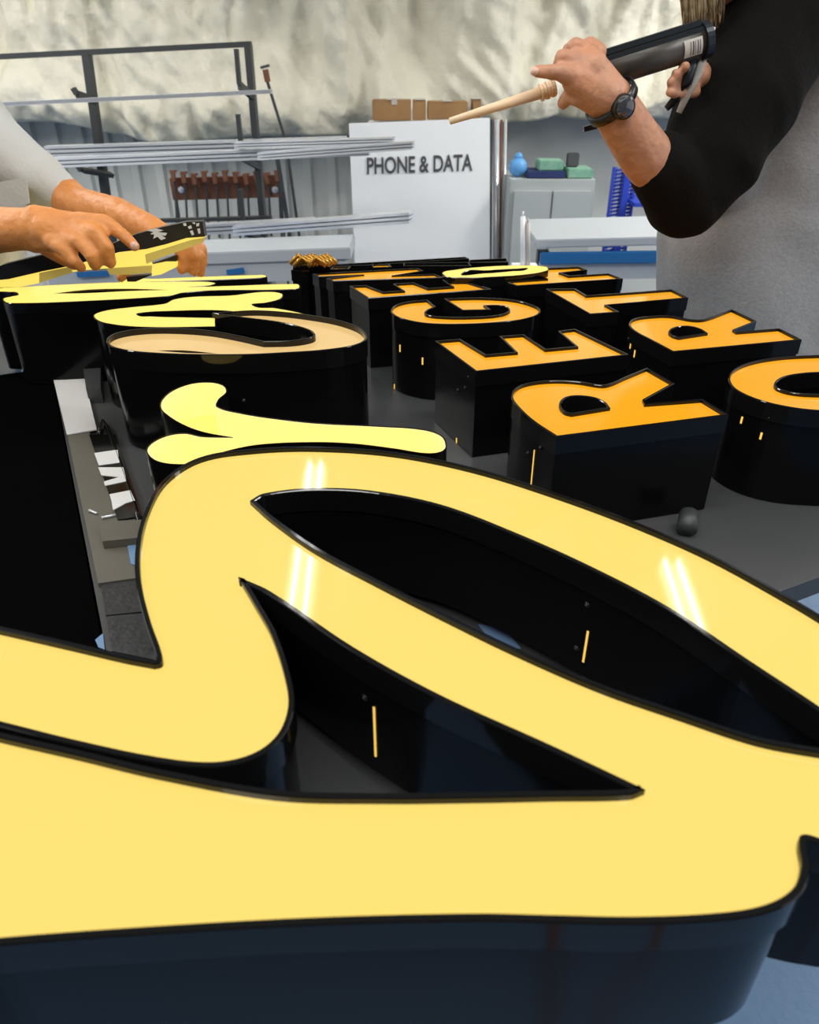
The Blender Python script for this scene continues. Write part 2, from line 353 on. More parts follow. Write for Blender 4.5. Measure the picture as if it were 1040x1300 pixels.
# large black block beside the table
bm = bmesh.new()
prism(bm, [(*TP(s, w), .01) for s, w in ((-.10, -.003), (1.02, -.003), (1.02, -.52), (-.10, -.52))], (0, 0, TABLE - .012))
tag(bobj('black_block', bm, M['cloth'], None), 'large black block standing along the edge of the work table', 'cart')

# things lying on the table strip at the left; crop frame scale 3.095, origin (0,440)
def K(L, z=TABLE): return [PZ(x / 3.095, 440 + y / 3.095, z) for x, y in L]
def lay(name, L, m, th, label, cat, group=None, z=TABLE + .0003):
    bm = bmesh.new(); prism(bm, K(L, z + th), (0, 0, -th)); o = bobj(name, bm, M[m]); tag(o, label, cat, group); return o
lay('plywood_board', [(262, 335), (350, 330), (470, 660), (545, 655), (565, 905), (385, 930)], 'ply', .006, 'long worn olive-grey board lying along the edge of the table', 'board')
lay('paper_sheet', [(210, 130), (330, 118), (380, 325), (262, 345)], 'offwhite', .002, 'white sheet lying at the far end of the worn board', 'paper', z=TABLE + .007)
lay('metal_bracket', [(322, 52), (395, 55), (395, 165), (338, 165)], 'steel', .03, 'dark metal bracket beyond the white sheet', 'bracket')
t = thing('cut_plate', K([(440, 500)])[0], 'black plate with white painted shapes lying on the table by the worn board', 'plate')
bm = bmesh.new(); prism(bm, K([(350, 345), (455, 345), (560, 665), (462, 680)], TABLE + .0098), (0, 0, -.003)); bobj('plate', bm, M['rim'], t)
for L in ([(370, 418), (462, 405), (470, 455), (388, 466)], [(386, 474), (484, 474), (498, 528), (412, 546), (408, 530), (468, 512), (398, 505)], [(430, 580), (512, 564), (530, 604), (496, 614), (444, 642), (438, 606)]):
    bm = bmesh.new(); prism(bm, K(L, TABLE + .0108), (0, 0, -.0011)); bobj('painted_shape', bm, M['offwhite'], t)
lay('wood_block', [(385, 690), (462, 684), (560, 680), (545, 750), (402, 765)], 'ply', .012, 'small grey block with a hole lying on the worn board', 'block', z=TABLE + .007)
lay('rubber_pad', [(396, 932), (560, 912), (572, 1040), (415, 1055)], 'pad', .004, 'dark rubber pad touching the worn board', 'pad', 'rubber pads')
lay('rubber_pad', [(416, 1060), (573, 1046), (615, 1232), (440, 1195)], 'pad', .004, 'dark rubber pad in the corner under the big script letter', 'pad', 'rubber pads')
for i, (L, l) in enumerate((([(498, 766), (538, 760), (530, 858), (514, 852)], 'blue patch beside the small grey block'), ([(374, 1152), (404, 1126), (412, 1190), (386, 1180)], 'small blue patch at the table edge by the rubber pads'), ([(577, 1046), (588, 1046), (612, 1232), (596, 1225)], 'thin blue sliver along the rubber pad'))):
    lay('blue_patch', L, 'bpatch', .001, l, 'patch', 'blue patches on the table', z=TABLE + (.007 if i == 0 else 0.0003))  # blue patches laid where bits of floor show through
def K2(L, z=TABLE): return [PZ(440 + x / 1.733, 560 + y / 1.733, z) for x, y in L]
for L, l in (([(290, 402), (345, 412), (384, 455), (350, 462), (318, 440)], 'blue angular patch seen through the long oval opening'), ([(500, 522), (530, 515), (578, 540), (578, 556), (520, 535)], 'blue patch nearest the low end of the long oval opening')):
    bm = bmesh.new(); prism(bm, K2(L, TABLE + .0012), (0, 0, -.001)); tag(bobj('blue_patch', bm, M['bpatch']), l, 'patch', 'blue patches on the table')  # these stand in for blue floor glimpsed through the opening
for (a, b), l in ((((355, 645), (380, 655)), 'small screw on the worn board, beside the large black block'), (((405, 671), (455, 661)), 'small pin on the worn board, just beyond the grey block')):
    bm = bmesh.new(); p, q = K([a], TABLE + .0092)[0], K([b], TABLE + .0092)[0]; cone(bm, p, q, .0018, .0018, 10); d = (p - q).normalized(); cone(bm, p, p + d * .002, .0022, .0022, 12)
    tag(bobj('screw', bm, M['alu'], None, True), l, 'screw', 'loose fixings on the board')
bm = bmesh.new()
tube(bm, [PZ(x, y, TABLE + .006) for x, y in ((126, 552), (131, 535), (138, 545), (148, 575), (160, 610), (172, 645), (186, 690))], .005, 8)
tag(bobj('trim_strip', bm, M['rim'], None, True), 'curved strip of black trim lying beside the painted plate', 'trim strip')
bm = bmesh.new(); c = PZ(872, 672, TABLE + .013)
cone(bm, c, c + Vector((.012, .03, .006)), .014, .014, 20); tag(bobj('reflection_stub', bm, M['steel'], None, True), 'small dark cylinder in place of a reflection under the nearest R', 'reflection')  # solid stand-in for what is only a reflection here

# ---------------------------------------------------------------- room
def quad(name, pts, m):
    me = bpy.data.meshes.new(name); me.from_pydata([tuple(p) for p in pts], [], [tuple(range(len(pts)))])
    return struct(link(name, me, m))
quad('floor', [(-5, -3, 0), (5, -3, 0), (5, 5.4, 0), (-5, 5.4, 0)], M['floor'])
CE = EYE + 1.55
quad('ceiling', [(-5, -3, CE), (5, -3, CE), (5, 5.4, CE), (-5, 5.4, CE)], M['ceil'])
quad('added_dark_wall', [(-5, -3, 0), (5, -3, 0), (5, -3, CE), (-5, -3, CE)], M['wallblock'])  # added behind the camera to block world light and darken reflections
# ribbed lower wall
bm = bmesh.new(); prev = None
x = -4.6
while x < 4.6:
    for dx, dy in ((0, 0), (.05, 0), (.065, .03), (.115, .03), (.13, 0)):
        a = bm.verts.new((x + dx, 5.3 - (dy if x < .1 else 0), 0)); b = bm.verts.new((x + dx, 5.3 - (dy if x < .1 else 0), CE))
        if prev: bm.faces.new((prev[0], a, b, prev[1]))
        prev = (a, b)
    x += .16
struct(bobj('wall_back', bm, M['wall']))
# hanging insulation fabric with real folds
bm = bmesh.new(); NX, NZ = 420, 150; g = []
for i in range(NX + 1):
    X = -4.2 + 8.4 * i / NX
    px = 520 + X / 4.9 * F * .86
    hem = EYE - .34 + .05 * math.sin(X * 2.2 + 1) + .025 * math.sin(X * 5.1) + (.10 if X > .55 else 0) * min(1, (X - .55) * 3 if X > .55 else 0)
    col = []
    for j in range(NZ + 1):
        t_ = j / NZ; Z = hem + (CE - hem) * t_
        sag = 1 - t_
        w = X + .35 * noise.noise(Vector((X * .7, Z * .8, 2)))
        f1 = noise.noise(Vector((w * 2.6 + Z * .7, Z * .55, 0)))
        f2 = noise.noise(Vector((w * 6.5 - Z * 1.6, Z * 1.6, 5)))
        f3 = noise.noise(Vector((w * 15 + Z * 5, Z * 7, 9)))
        r = (1 - abs(f2) * 2) ** 2
        d = .14 * f1 + .10 * f2 + .045 * r + .034 * f3
        belly = .10 * math.exp(-((sag - .93) / .09) ** 2)
        col.append(bm.verts.new((X, 5.06 - d - belly - (.02 if j else -.06), Z)))
    g.append(col)
for i in range(NX):
    for j in range(NZ): bm.faces.new((g[i][j], g[i + 1][j], g[i + 1][j + 1], g[i][j + 1]))
fb = bobj('insulation_curtain', bm, M['fabric'], None, True)
sm = fb.modifiers.new('t', 'SOLIDIFY'); sm.thickness = .012
tag(fb, 'wrinkled cream insulation fabric hung across the whole back wall', 'curtain')

bm = bmesh.new()
cp = spline([(.15, .3), (.2, .05), (.22, -.16), (.235, -.25), (.25, -.33), (.3, -.5), (.42, -.62), (.58, -.52), (.54, -.38), (.5, -.30), (.43, -.24), (.336, -.17), (.30, 0), (.33, .2), (.28, .36), (.2, .4)], 6)
tube(bm, [(p.x, p.y, .009) for p in cp[:-6]], .008, 10)
tag(bobj('power_cable', bm, M['rust'], None, True), 'brown cable looped on the floor, mirrored in the dark side of the big letter', 'cable')
# lamps
def lamp(x1, y1, x2, y2, label):
    a, b = Vector((x1, y1, CE - .035)), Vector((x2, y2, CE - .035)); t = thing('ceiling_lamp', ((x1 + x2) / 2, (y1 + y2) / 2, CE - .06), label, 'lamp', 'twin-tube ceiling lamps')
    bm = bmesh.new(); bar(bm, a + Vector((0, 0, .015)), b + Vector((0, 0, .015)), .03, .17); bobj('housing', bm, M['fixture'], t)
    s = (b - a).normalized().cross(Vector((0, 0, 1))) * .037
    for k in (-1, 1):
        bm = bmesh.new(); o_ = s * k - Vector((0, 0, .025)); cone(bm, a + o_, b + o_, .008, .008, 12); bobj('tube', bm, M['tube'], t, True)
lamp(-.554, 2.80, -.645, 4.53, 'twin-tube ceiling lamp reflected in the left of the big letter')
lamp(1.375, 2.75, 1.445, 3.36, 'twin-tube ceiling lamp reflected at the right of the big letter')
lamp(-2.6, .4, -2.6, 3.6, 'added, unseen twin-tube ceiling lamp over the side of the man in the pale tee')  # this and the next lamp are added out of view for room light
lamp(3.0, .8, 3.0, 4.2, 'added, unseen twin-tube ceiling lamp over the blue rack')

def fill_light(x, y, e, sx, sy, col=(1, .98, .94)):
    L = bpy.data.lights.new('added_fill', 'AREA'); L.shape = 'RECTANGLE'; L.size = sx; L.size_y = sy; L.energy = e; L.color = col
    o = bpy.data.objects.new('added_fill', L); C.objects.link(o); o.location = (x, y, CE - .09)
fill_light(-2.6, 2.0, 75, .2, 3.2); fill_light(3.0, 2.5, 75, .2, 3.4); fill_light(-2.4, 3.8, 22, .4, .4); fill_light(0, -.9, 50, 2.5, .3); fill_light(.3, .75, 30, 2.6, .2); fill_light(2.2, 3.7, 60, .4, .4)  # added unseen fill lights that brighten the back wall and foreground
# ---------------------------------------------------------------- pipe rack with extrusions
t = thing('storage_rack', PY(200, 400, 3.9), 'dark steel cantilever rack with tall uprights and a top rail', 'rack')
def pbar(bm, x1, y1, x2, y2, Y, wpx, depth=.04, Y2=None):
    a, b = PY(x1, y1, Y), PY(x2, y2, Y2 or Y); bar(bm, a, b, depth, wpx * mpp(a))
bm = bmesh.new(); pbar(bm, -120, 78, 319, 56, 3.9, 6); bobj('top_rail', bm, M['steel'], t)
for x1, y1, x2, y2 in ((110, 68, 158, 420), (315, 56, 346, 420)):
    bm = bmesh.new(); pbar(bm, x1, y1, x2, y2, 3.9, 8, .06); bobj('upright', bm, M['steel'], t)
for L in (((93, 112), (98, 120), (122, 128)), ((98, 210), (104, 216), (142, 222)), ((300, 62), (304, 108), (320, 122)), ((302, 145), (308, 200), (330, 212)), ((305, 240), (310, 295), (335, 305)), ((100, 200), (99, 208), (101, 214))):
    bm = bmesh.new()
    for i in range(len(L) - 1): pbar(bm, *L[i], *L[i + 1], 3.72, 5, .03, 3.72 if i == 0 else 3.88)
    bobj('arm', bm, M['steel'], t)
for x1, y1, x2, y2 in ((60, 211, 345, 200), (170, 281, 345, 276)):
    bm = bmesh.new(); pbar(bm, x1, y1, x2, y2, 3.86, 4); bobj('shelf_rail', bm, M['steel'], t)
def ext(x1, y1, x2, y2, Y, wpx, label, Y2=None, depth=.05):
    bm = bmesh.new(); a, b = PY(x1, y1, Y), PY(x2, y2, Y2 or Y); w = wpx * mpp(a)
    d = (b - a); u = Vector((0, 0, 1))
    for k in (-1, 0, 1): bar(bm, a + u * k * w * .36, b + u * k * w * .36 , depth, w * .24)
    bar(bm, a + Vector((0, depth * .4, 0)), b + Vector((0, depth * .4, 0)), depth * .2, w * .95)
    tag(bobj('aluminium_extrusion', bm, M['alu']), label, 'metal bar', 'aluminium bars on the rack')
ext(-120, 138, 345, 116, 3.7, 5, 'single thin aluminium bar on the top arms of the rack')
ext(60, 192, 440, 180, 3.75, 13, 'upper of the aluminium bars at middle height, behind the others')
ext(50, 207, 470, 190, 3.6, 12, 'wide bright aluminium bar at middle height of the rack', 3.4)
ext(300, 184, 500, 178, 3.45, 8, 'thin aluminium bar ending just above the printed words', 3.3)
ext(330, 198, 525, 184, 3.36, 9, 'aluminium bar whose end reaches farthest over the white board at middle height', 3.2)
ext(200, 294, 400, 283, 3.6, 13, 'wide aluminium bar at low height near the uprights')
ext(300, 292, 523, 275, 3.5, 12, 'aluminium bar whose bright end reaches over the white board low down', 3.1)
# clamp rail
Yc = 4.5
t = thing('clamp_rail', PY(288, 256, Yc), 'rusty brown rail holding a row of bar clamps behind the rack', 'rail')
bm = bmesh.new(); a, b = PY(218, 240, Yc), PY(360, 236, Yc); bar(bm, a, b, .03, 26 * mpp(a), .003); bobj('rail_board', bm, M['rust'], t)
for x in (222, 356):
    bm = bmesh.new(); p = PY(x, 240, Yc + .03); bar(bm, (p.x, Yc + .03, 0), (p.x, Yc + .03, p.z), .012, .012); bobj('post', bm, M['steel'], t)
for x in (230, 349):
    bm = bmesh.new(); c = PY(x, 241, Yc - .018); ico(bm, c, .02, 2, (1, .4, 1)); bobj('bolt', bm, M['alu'], t, True)
for i in range(11):
    x = 220 + i * 13.2; y0 = 216 + (i * 7 % 5)
    tt = thing('bar_clamp', PY(x, 300, Yc - .04), 'rust-red bar clamp hanging in the row on the brown rail', 'clamp', 'bar clamps on the rail')
    bm = bmesh.new(); pbar(bm, x + 1, y0, x + 6, 300 + (i * 5 % 9), Yc - .03, 2.6, .008); bobj('bar', bm, M['steel'], tt)
    bm = bmesh.new(); pbar(bm, x - 1, y0 + 3, x + 1, y0 + 14, Yc - .05, 5, .02); pbar(bm, x - 4, y0 + 2, x + 4, y0 + 1, Yc - .05, 3, .02); bobj('jaw', bm, M['rust'], tt)
tt = thing('long_bar_clamp', PY(385, 330, 4.2), 'long bar clamp with orange jaw leaning behind the rack end', 'clamp')
bm = bmesh.new(); pbar(bm, 336, 92, 363, 180, 4.4, 3.5, .01); pbar(bm, 363, 180, 401, 447, 4.4, 3.5, .01); bobj('bar', bm, M['steel'], tt)
bm = bmesh.new(); pbar(bm, 337, 88, 340, 104, 4.38, 7, .02); bobj('jaw', bm, M['rust'], tt)
bm = bmesh.new(); pbar(bm, 331, 86, 342, 83, 4.38, 3, .02); bobj('handle', bm, M['steel'], tt)
bm = bmesh.new(); pbar(bm, 352, 200, 392, 450, 4.3, 5, .02); tag(bobj('steel_flat', bm, M['steel']), 'dark steel flat bar leaning below the end of the rack', 'metal bar')

# ---------------------------------------------------------------- white board, boxes, pipes
Yb = 4.45
t = thing('sign_board', PY(533, 430, Yb), 'large white board lettered PHONE & DATA standing against the back wall', 'sign board')
bm = bmesh.new(); prism(bm, [PY(443, 157, Yb), PY(622, 150, Yb), PY(622, 430, Yb - .1), PY(455, 430, Yb - .1)], (0, .03, 0)); bobj('panel', bm, M['white'], t)
cu = bpy.data.curves.new('words', 'FONT'); cu.body = 'PHONE & DATA'; cu.size = 1; cu.offset = .018; cu.extrude = .002
to = bpy.data.objects.new('tmp', cu); C.objects.link(to)
dg = bpy.context.evaluated_depsgraph_get(); dg.update()
me = bpy.data.meshes.new_from_object(to.evaluated_get(dg)); bpy.data.objects.remove(to)
xs = [v.co.x for v in me.vertices]; ys = [v.co.y for v in me.vertices]; x0, x1, y0, y1 = min(xs), max(xs), min(ys), max(ys)
a, b = PY(466, 222, Yb - .04), PY(600, 217.5, Yb - .04); h_ = 19.5 * mpp(a)
bb = PY(452, 430, Yb - .1); tt_ = PY(443, 157, Yb)
for v in me.vertices:
    u_ = (v.co.x - x0) / (x1 - x0); w_ = (v.co.y - y0) / (y1 - y0); p = a.lerp(b, u_) + Vector((0, 0, h_ * w_))
    f = (p.z - bb.z) / (tt_.z - bb.z); v.co = Vector((p.x, bb.y + (tt_.y - bb.y) * f - .003 + v.co.z, p.z))
link('lettering', me, M['ink'], t)
def cbox(x1, y1, x2, y2, Y, d, m, label, cat, name, grp=None, bev=.003):
    a, b = PY(x1, y2, Y), PY(x2, y1, Y); bm = bmesh.new()
    box(bm, ((a.x + b.x) / 2, Y + d / 2, (a.z + b.z) / 2), (abs(b.x - a.x), d, abs(b.z - a.z)), None, bev)
    return tag(bobj(name, bm, M[m]), label, cat, grp)
# boxes ride on a high shelf behind the board
t = thing('wall_shelf', PY(540, 152, 4.62), 'narrow shelf carrying the brown boxes behind the white board', 'shelf')
bm = bmesh.new(); bar(bm, PY(468, 157, 4.70), PY(614, 154, 4.70), .30, .02); bobj('shelf_board', bm, M['white'], t)
for x in (480, 600):
    bm = bmesh.new(); p = PY(x, 157, 4.80); bar(bm, (p.x, 4.80, 0), (p.x, 4.80, p.z - .012), .03, .03); bobj('post', bm, M['steel'], t)
def carton(x1, y1, x2, y2, label, flap):
    Y, d = 4.56, .18; a, b = PY(x1, y2, Y), PY(x2, y1, Y); c = Vector(((a.x + b.x) / 2, Y + d / 2, (a.z + b.z) / 2))
    t = thing('cardboard_box', (c.x, c.y, a.z), label, 'box', 'cartons behind the white board')
    bm = bmesh.new(); box(bm, c, (b.x - a.x, d, b.z - a.z), None, .003); bobj('carton', bm, M['card'], t)
    bm = bmesh.new(); box(bm, (c.x, c.y - .003, b.z + .0015), (.05, d + .004, .002)); bobj('tape', bm, M['label'], t)
    if flap:
        bm = bmesh.new(); box(bm, (a.x + .12, Y - .002, a.z + .09), (.03, .003, .03)); bobj('sticker', bm, M['label'], t)
carton(473, 127, 522, 153, 'brown cardboard box with a small pale sticker, behind the white board', True)
carton(524, 127, 541, 153, 'narrow brown cardboard box squeezed between two wider ones', False)
carton(543, 129, 594, 152, 'plain wide brown cardboard box beside the narrow one', False)
carton(600, 126, 611, 151, 'small dark brown box at the end nearest the standing pipes', False)
for x1, x2, m, w, l in ((624, 622, 'steel', 3, 'thin dark pipe closest to the white board'), (631, 628, 'alu', 7, 'wide pale pipe among the standing pipes'), (637, 633, 'rust', 3, 'brown rusty pipe among the standing pipes'), (642, 637, 'alu', 4, 'slim pale pipe next to the grey cabinet')):
    bm = bmesh.new(); a = PY(x1, 152, 4.6); b = PY(x2, 435, 4.45); r = w / 2 * mpp(a); cone(bm, a, b, r, r, 14)
    tag(bobj('standing_pipe', bm, M[m], None, True), l, 'pipe', 'pipes beside the white board')

# grey cabinet
Yk = 4.3; a = PY(648, 228, Yk); b = PY(758, 228, Yk); W = b.x - a.x; H = a.z
t = thing('storage_cabinet', ((a.x + b.x) / 2, Yk, 0), 'grey two-door steel cabinet with packets on top', 'cabinet')
bm = bmesh.new(); box(bm, ((a.x + b.x) / 2, Yk + .22, H / 2), (W, .42, H), None, .004); bobj('body', bm, M['cabinet'], t)
for k in (0, 1):
    cx = a.x + .02 + (W - .04) * (.25 + .5 * k); bm = bmesh.new(); box(bm, (cx, Yk + .002, H / 2 - .01), ((W - .04) / 2 - .008, .02, H - .09), None, .003)
    dr = bobj('door', bm, M['cabinet'], t)
    bm = bmesh.new(); hx = a.x + W / 2 + (-.03 if k == 0 else .03); box(bm, (hx, Yk - .014, H * .55), (.012, .014, .09), None, .003); h = bobj('handle', bm, M['alu'], dr)
def onc(x1, y1, x2, m, label, cat, name, dz=0, d=.2, grp=None):
    p, q = PY(x1, y1, Yk), PY(x2, y1, Yk); z0 = H + dz; bm = bmesh.new(); h_ = p.z - z0
    box(bm, ((p.x + q.x) / 2, Yk + .13, z0 + h_ / 2 + .001), (q.x - p.x, d, h_), None, min(.006, abs(h_) * .2)); return tag(bobj(name, bm, M[m]), label, cat, grp)
bm = bmesh.new(); p = PY(658, 218, Yk + .1); ico(bm, (p.x, Yk + .12, H + .048), .052, 3, (.95, .9, .95)); ico(bm, (p.x, Yk + .12, H + .10), .022, 2)
tag(bobj('plastic_bag', bm, M['bag'], None, True), 'light blue plastic bag on the corner of the grey cabinet', 'bag')
onc(671, 219, 720, 'navy', 'flat navy tray lying on the grey cabinet', 'tray', 'plastic_tray')
dz = PY(690, 219, Yk).z - H
onc(687, 206, 719, 'green', 'green packets stacked on the navy tray', 'packet', 'packet_stack', dz + .001, .15)
onc(723, 216, 756, 'green', 'long green packet on the corner of the grey cabinet', 'packet', 'green_packet')
dz = PY(740, 216, Yk).z - H
onc(726, 197, 742, 'ink', 'small black framed panel standing on the long green packet', 'frame', 'picture_frame', dz + .001, .03)

# blue perforated rack
t = thing('blue_rack', PY(795, 380, 4.4), 'royal blue steel shelving with perforated side next to the cabinet', 'rack')
bm = bmesh.new(); a, b = PY(780, 212, 4.4), PY(792, 330, 4.4)
cx = (a.x + b.x) / 2
z_ = .05
for xx in (a.x, b.x + .0): bar(bm, (xx, 4.4, 0), (xx, 4.4, a.z), .02, .014)
for k in range(36):
    z_ = .3 + k * (a.z - .32) / 35; bar(bm, (a.x, 4.4, z_), (b.x, 4.4, z_ + .02), .006, .012)
for k in range(4): bar(bm, (a.x + (b.x - a.x) * (k + .5) / 4, 4.4, 0.2), (a.x + (b.x - a.x) * (k + .5) / 4, 4.4, a.z), .006, .004)
bobj('perforated_side', bm, M['rackblue'], t)
for x in (797, 925):
    bm = bmesh.new(); p = PY(x, 215, 4.4); bar(bm, (p.x, 4.4, 0), (p.x, 4.4, p.z), .05, .035); bobj('post', bm, M['rackblue'], t)
for y in (255, 298):
    bm = bmesh.new(); bar(bm, PY(797, y, 4.4), PY(925, y, 4.4), .3, .02); bobj('shelf', bm, M['rackblue'], t)

# bench with blue band
Yn = 3.3
t = thing('long_bench', PY(760, 500, Yn), 'long white bench with a blue front band in front of the cabinet', 'bench')
a, b = PY(680, 310, Yn), PY(960, 303, Yn)
bm = bmesh.new(); bar(bm, a + Vector((0, .25, 0)), b + Vector((0, .25, 0)), .5, .035, .004); bobj('worktop', bm, M['bench'], t)
bm = bmesh.new(); bar(bm, PY(686, 328, Yn), PY(960, 324, Yn), .03, 14 * mpp(a), .003); bobj('blue_band', bm, M['blue'], t)
bm = bmesh.new(); bar(bm, PY(684, 344, Yn + .02), PY(960, 340, Yn + .02), .02, 22 * mpp(a)); bobj('front_panel', bm, M['bench'], t)
for x in (690, 950):
    bm = bmesh.new(); p = PY(x, 312, Yn + .2); bar(bm, (p.x, Yn + .2, 0), (p.x, Yn + .2, p.z - .02), .05, .05); bobj('leg', bm, M['steel'], t)
for (x, y1, y2, m, l) in ((664, 275, 338, 'white', 'pale tube standing on end by the bench end'), (670, 283, 336, 'label', 'short pinkish tube standing by the bench end')):
    bm = bmesh.new(); p = PY(x, y1, 3.2); q = PY(x, y2, 3.2); cone(bm, q, p, .011, .010, 14); cone(bm, p, p + Vector((0, 0, .02)), .004, .003, 10)
    tag(bobj('sealant_tube', bm, M[m], None, True), l, 'tube', 'tubes by the bench end')
t = thing('tube_stand', PY(667, 420, 3.2), 'small pale stand with blue knob under the sealant tubes', 'stand')
a = PY(667, 336, 3.2); bm = bmesh.new(); box(bm, (a.x, 3.2, (a.z) / 2), (.11, .1, a.z - .004), None, .004); bobj('column', bm, M['white'], t)
bm = bmesh.new(); q = PY(657, 326, 3.13); ico(bm, PY(659, 342, 3.145), .013, 2); bobj('knob', bm, M['blue'], t, True)
# dark box under bench right, visible by the sweatshirt
t = thing('low_table', PY(330, 420, 3.0), 'low white bench with a blue printed strip behind the pale script letters', 'bench')
a, b = PY(60, 336, 2.9), PY(445, 322, 2.9)
bm = bmesh.new(); bar(bm, a + Vector((0, .13, 0)), b + Vector((0, .13, 0)), .26, .045, .004); bobj('worktop', bm, M['bench'], t)
bm = bmesh.new(); bar(bm, PY(62, 352, 2.92), PY(440, 342, 2.92), .02, 24 * mpp(a)); bobj('front_panel', bm, M['bench'], t)
bm = bmesh.new(); bar(bm, PY(98, 349, 2.9), PY(138, 347, 2.9), .004, .02); bar(bm, PY(288, 346, 2.9), PY(310, 343, 2.9), .004, .02); bobj('blue_strip', bm, M['blue'], t)
for x in (70, 430):
    bm = bmesh.new(); p = PY(x, 336, 3.03); bar(bm, (p.x, 3.03, 0), (p.x, 3.03, p.z), .05, .05); bobj('leg', bm, M['steel'], t)
# bundle of amber bits at the far end of the table
t = thing('wire_bundle', PZ(396, 345, TABLE + .1), 'small amber and clear bundle of fixings at the far end of the letter rows', 'bundle')
bm = bmesh.new()
for i in range(9):
    c = PZ(378 + i * 4.6, 340 + (i * 3 % 4), EYE - .40) + Vector((0, .02, .004)); tube(bm, [c + Vector((-.02, 0, 0)), c + Vector((0, .01, .018)), c + Vector((.022, 0, .002))], .006, 8)
bobj('amber_wires', bm, M['bronze'], t, True)
bm = bmesh.new()
cc = PZ(396, 344, EYE - .42); box(bm, (cc.x, cc.y + .02, (TABLE + EYE - .405) / 2), (.09, .05, EYE - .405 - TABLE - .002), None, .004); bobj('box', bm, M['rim'], t)

# ---------------------------------------------------------------- man in the grey sweatshirt
def J(x, y, Y, rpx): p = PY(x, y, Y); return (p, rpx * mpp(p))
def limbs(chain): return [(*chain[i], *chain[i + 1]) for i in range(len(chain) - 1)]
pr = thing('person', (.86, 1.9, 0), 'person in a grey sweatshirt with black sleeves aiming a caulking gun', 'person')
Lm = []
Lm += limbs([J(1030, 0, 1.68, 50), J(925, 150, 1.55, 45), J(868, 250, 1.46, 34), J(818, 196, 1.40, 32), J(783, 141, 1.36, 29)])
Lm += limbs([J(783, 141, 1.36, 29), J(768, 118, 1.35, 27), J(748, 92, 1.35, 25)])
Lm += limbs([J(768, 122, 1.34, 24), J(733, 100, 1.33, 20)])
Lm += limbs([J(748, 88, 1.345, 24), J(744, 74, 1.36, 16)])
Lm += limbs([J(732, 98, 1.325, 15), J(712, 92, 1.315, 10.5), J(697, 91, 1.31, 8.5), J(682, 91, 1.31, 7)])     # index finger
Lm += limbs([J(740, 80, 1.345, 13), J(714, 72, 1.325, 9.5), J(710, 82, 1.35, 8), J(716, 92, 1.375, 7.5)])    # middle finger
Lm += limbs([J(748, 68, 1.36, 12), J(731, 58, 1.352, 10), J(722, 64, 1.385, 8.5), J(724, 78, 1.40, 7)])     # ring finger
Lm += limbs([J(760, 66, 1.375, 11), J(750, 56, 1.39, 9), J(739, 60, 1.415, 7.5), J(736, 80, 1.42, 6.5)])    # little finger
Lm += limbs([J(757, 128, 1.34, 17), J(735, 123, 1.335, 12), J(722, 122, 1.345, 9.5), J(716, 130, 1.36, 8)])     # thumb
# the other hand on the trigger
Lm += limbs([J(1100, 20, 1.95, 40), J(1010, 180, 1.86, 30), J(930, 120, 1.66, 24), J(892, 100, 1.50, 18), J(882, 95, 1.46, 16)])
for (x1, y1), (x2, y2), (x3, y3) in (((880, 88), (866, 88), (870, 84)), ((880, 98), (861, 99), (858, 94)), ((880, 108), (858, 110), (852, 104)), ((882, 116), (860, 119), (851, 117))):
    Lm += limbs([J(x1, y1, 1.45, 8), J(x2, y2, 1.425, 6.5), J(x3, y3, 1.40, 5.8)])
Lm += limbs([J(885, 90, 1.46, 10), J(878, 62, 1.44, 7), J(872, 50, 1.42, 6)])
# neck, head, trunk, legs
Lm += limbs([(Vector((.80, 1.80, .80)), .15), (Vector((.82, 1.80, 1.25)), .155), (Vector((.78, 1.74, 1.50)), .10), (Vector((.72, 1.64, 1.60)), .06), J(930, -70, 1.58, 40)])
Lm += limbs([J(1030, 0, 1.68, 50), (Vector((.78, 1.74, 1.50)), .10), J(1100, 20, 1.95, 50)])
Lm += limbs([(Vector((.76, 1.86, .80)), .12), (Vector((.78, 1.88, .45)), .065), (Vector((.78, 1.90, .08)), .045), (Vector((.76, 1.76, .05)), .04)])
Lm += limbs([(Vector((1.0, 1.88, .80)), .12), (Vector((1.02, 1.90, .45)), .065), (Vector((1.02, 1.92, .08)), .045), (Vector((1.0, 1.78, .05)), .04)])
hc = J(925, -95, 1.55, 1)[0]
body('body', Lm, M['skin_d'], pr, .003, 4, .0012, 60, balls=[(hc, .095, (.85, 1, 1.2)), (hc + Vector((-.035, -.10, -.01)), .018, (.8, 1, 1.5)), (hc + Vector((-.02, -.085, -.055)), .022, (1.3, .6, .5))])
bm = bmesh.new(); q = J(679, 90.5, 1.303, 1)[0]; ico(bm, q, .0085, 2, (.8, .7, .75)); bobj('fingernail', bm, M['nail'], pr, True)
for s in (-1, 1):
    bm = bmesh.new(); ico(bm, hc + Vector((-.03 + .033 * s, -.078, .01)), .011, 2); bobj('eye', bm, M['offwhite'], pr, True)
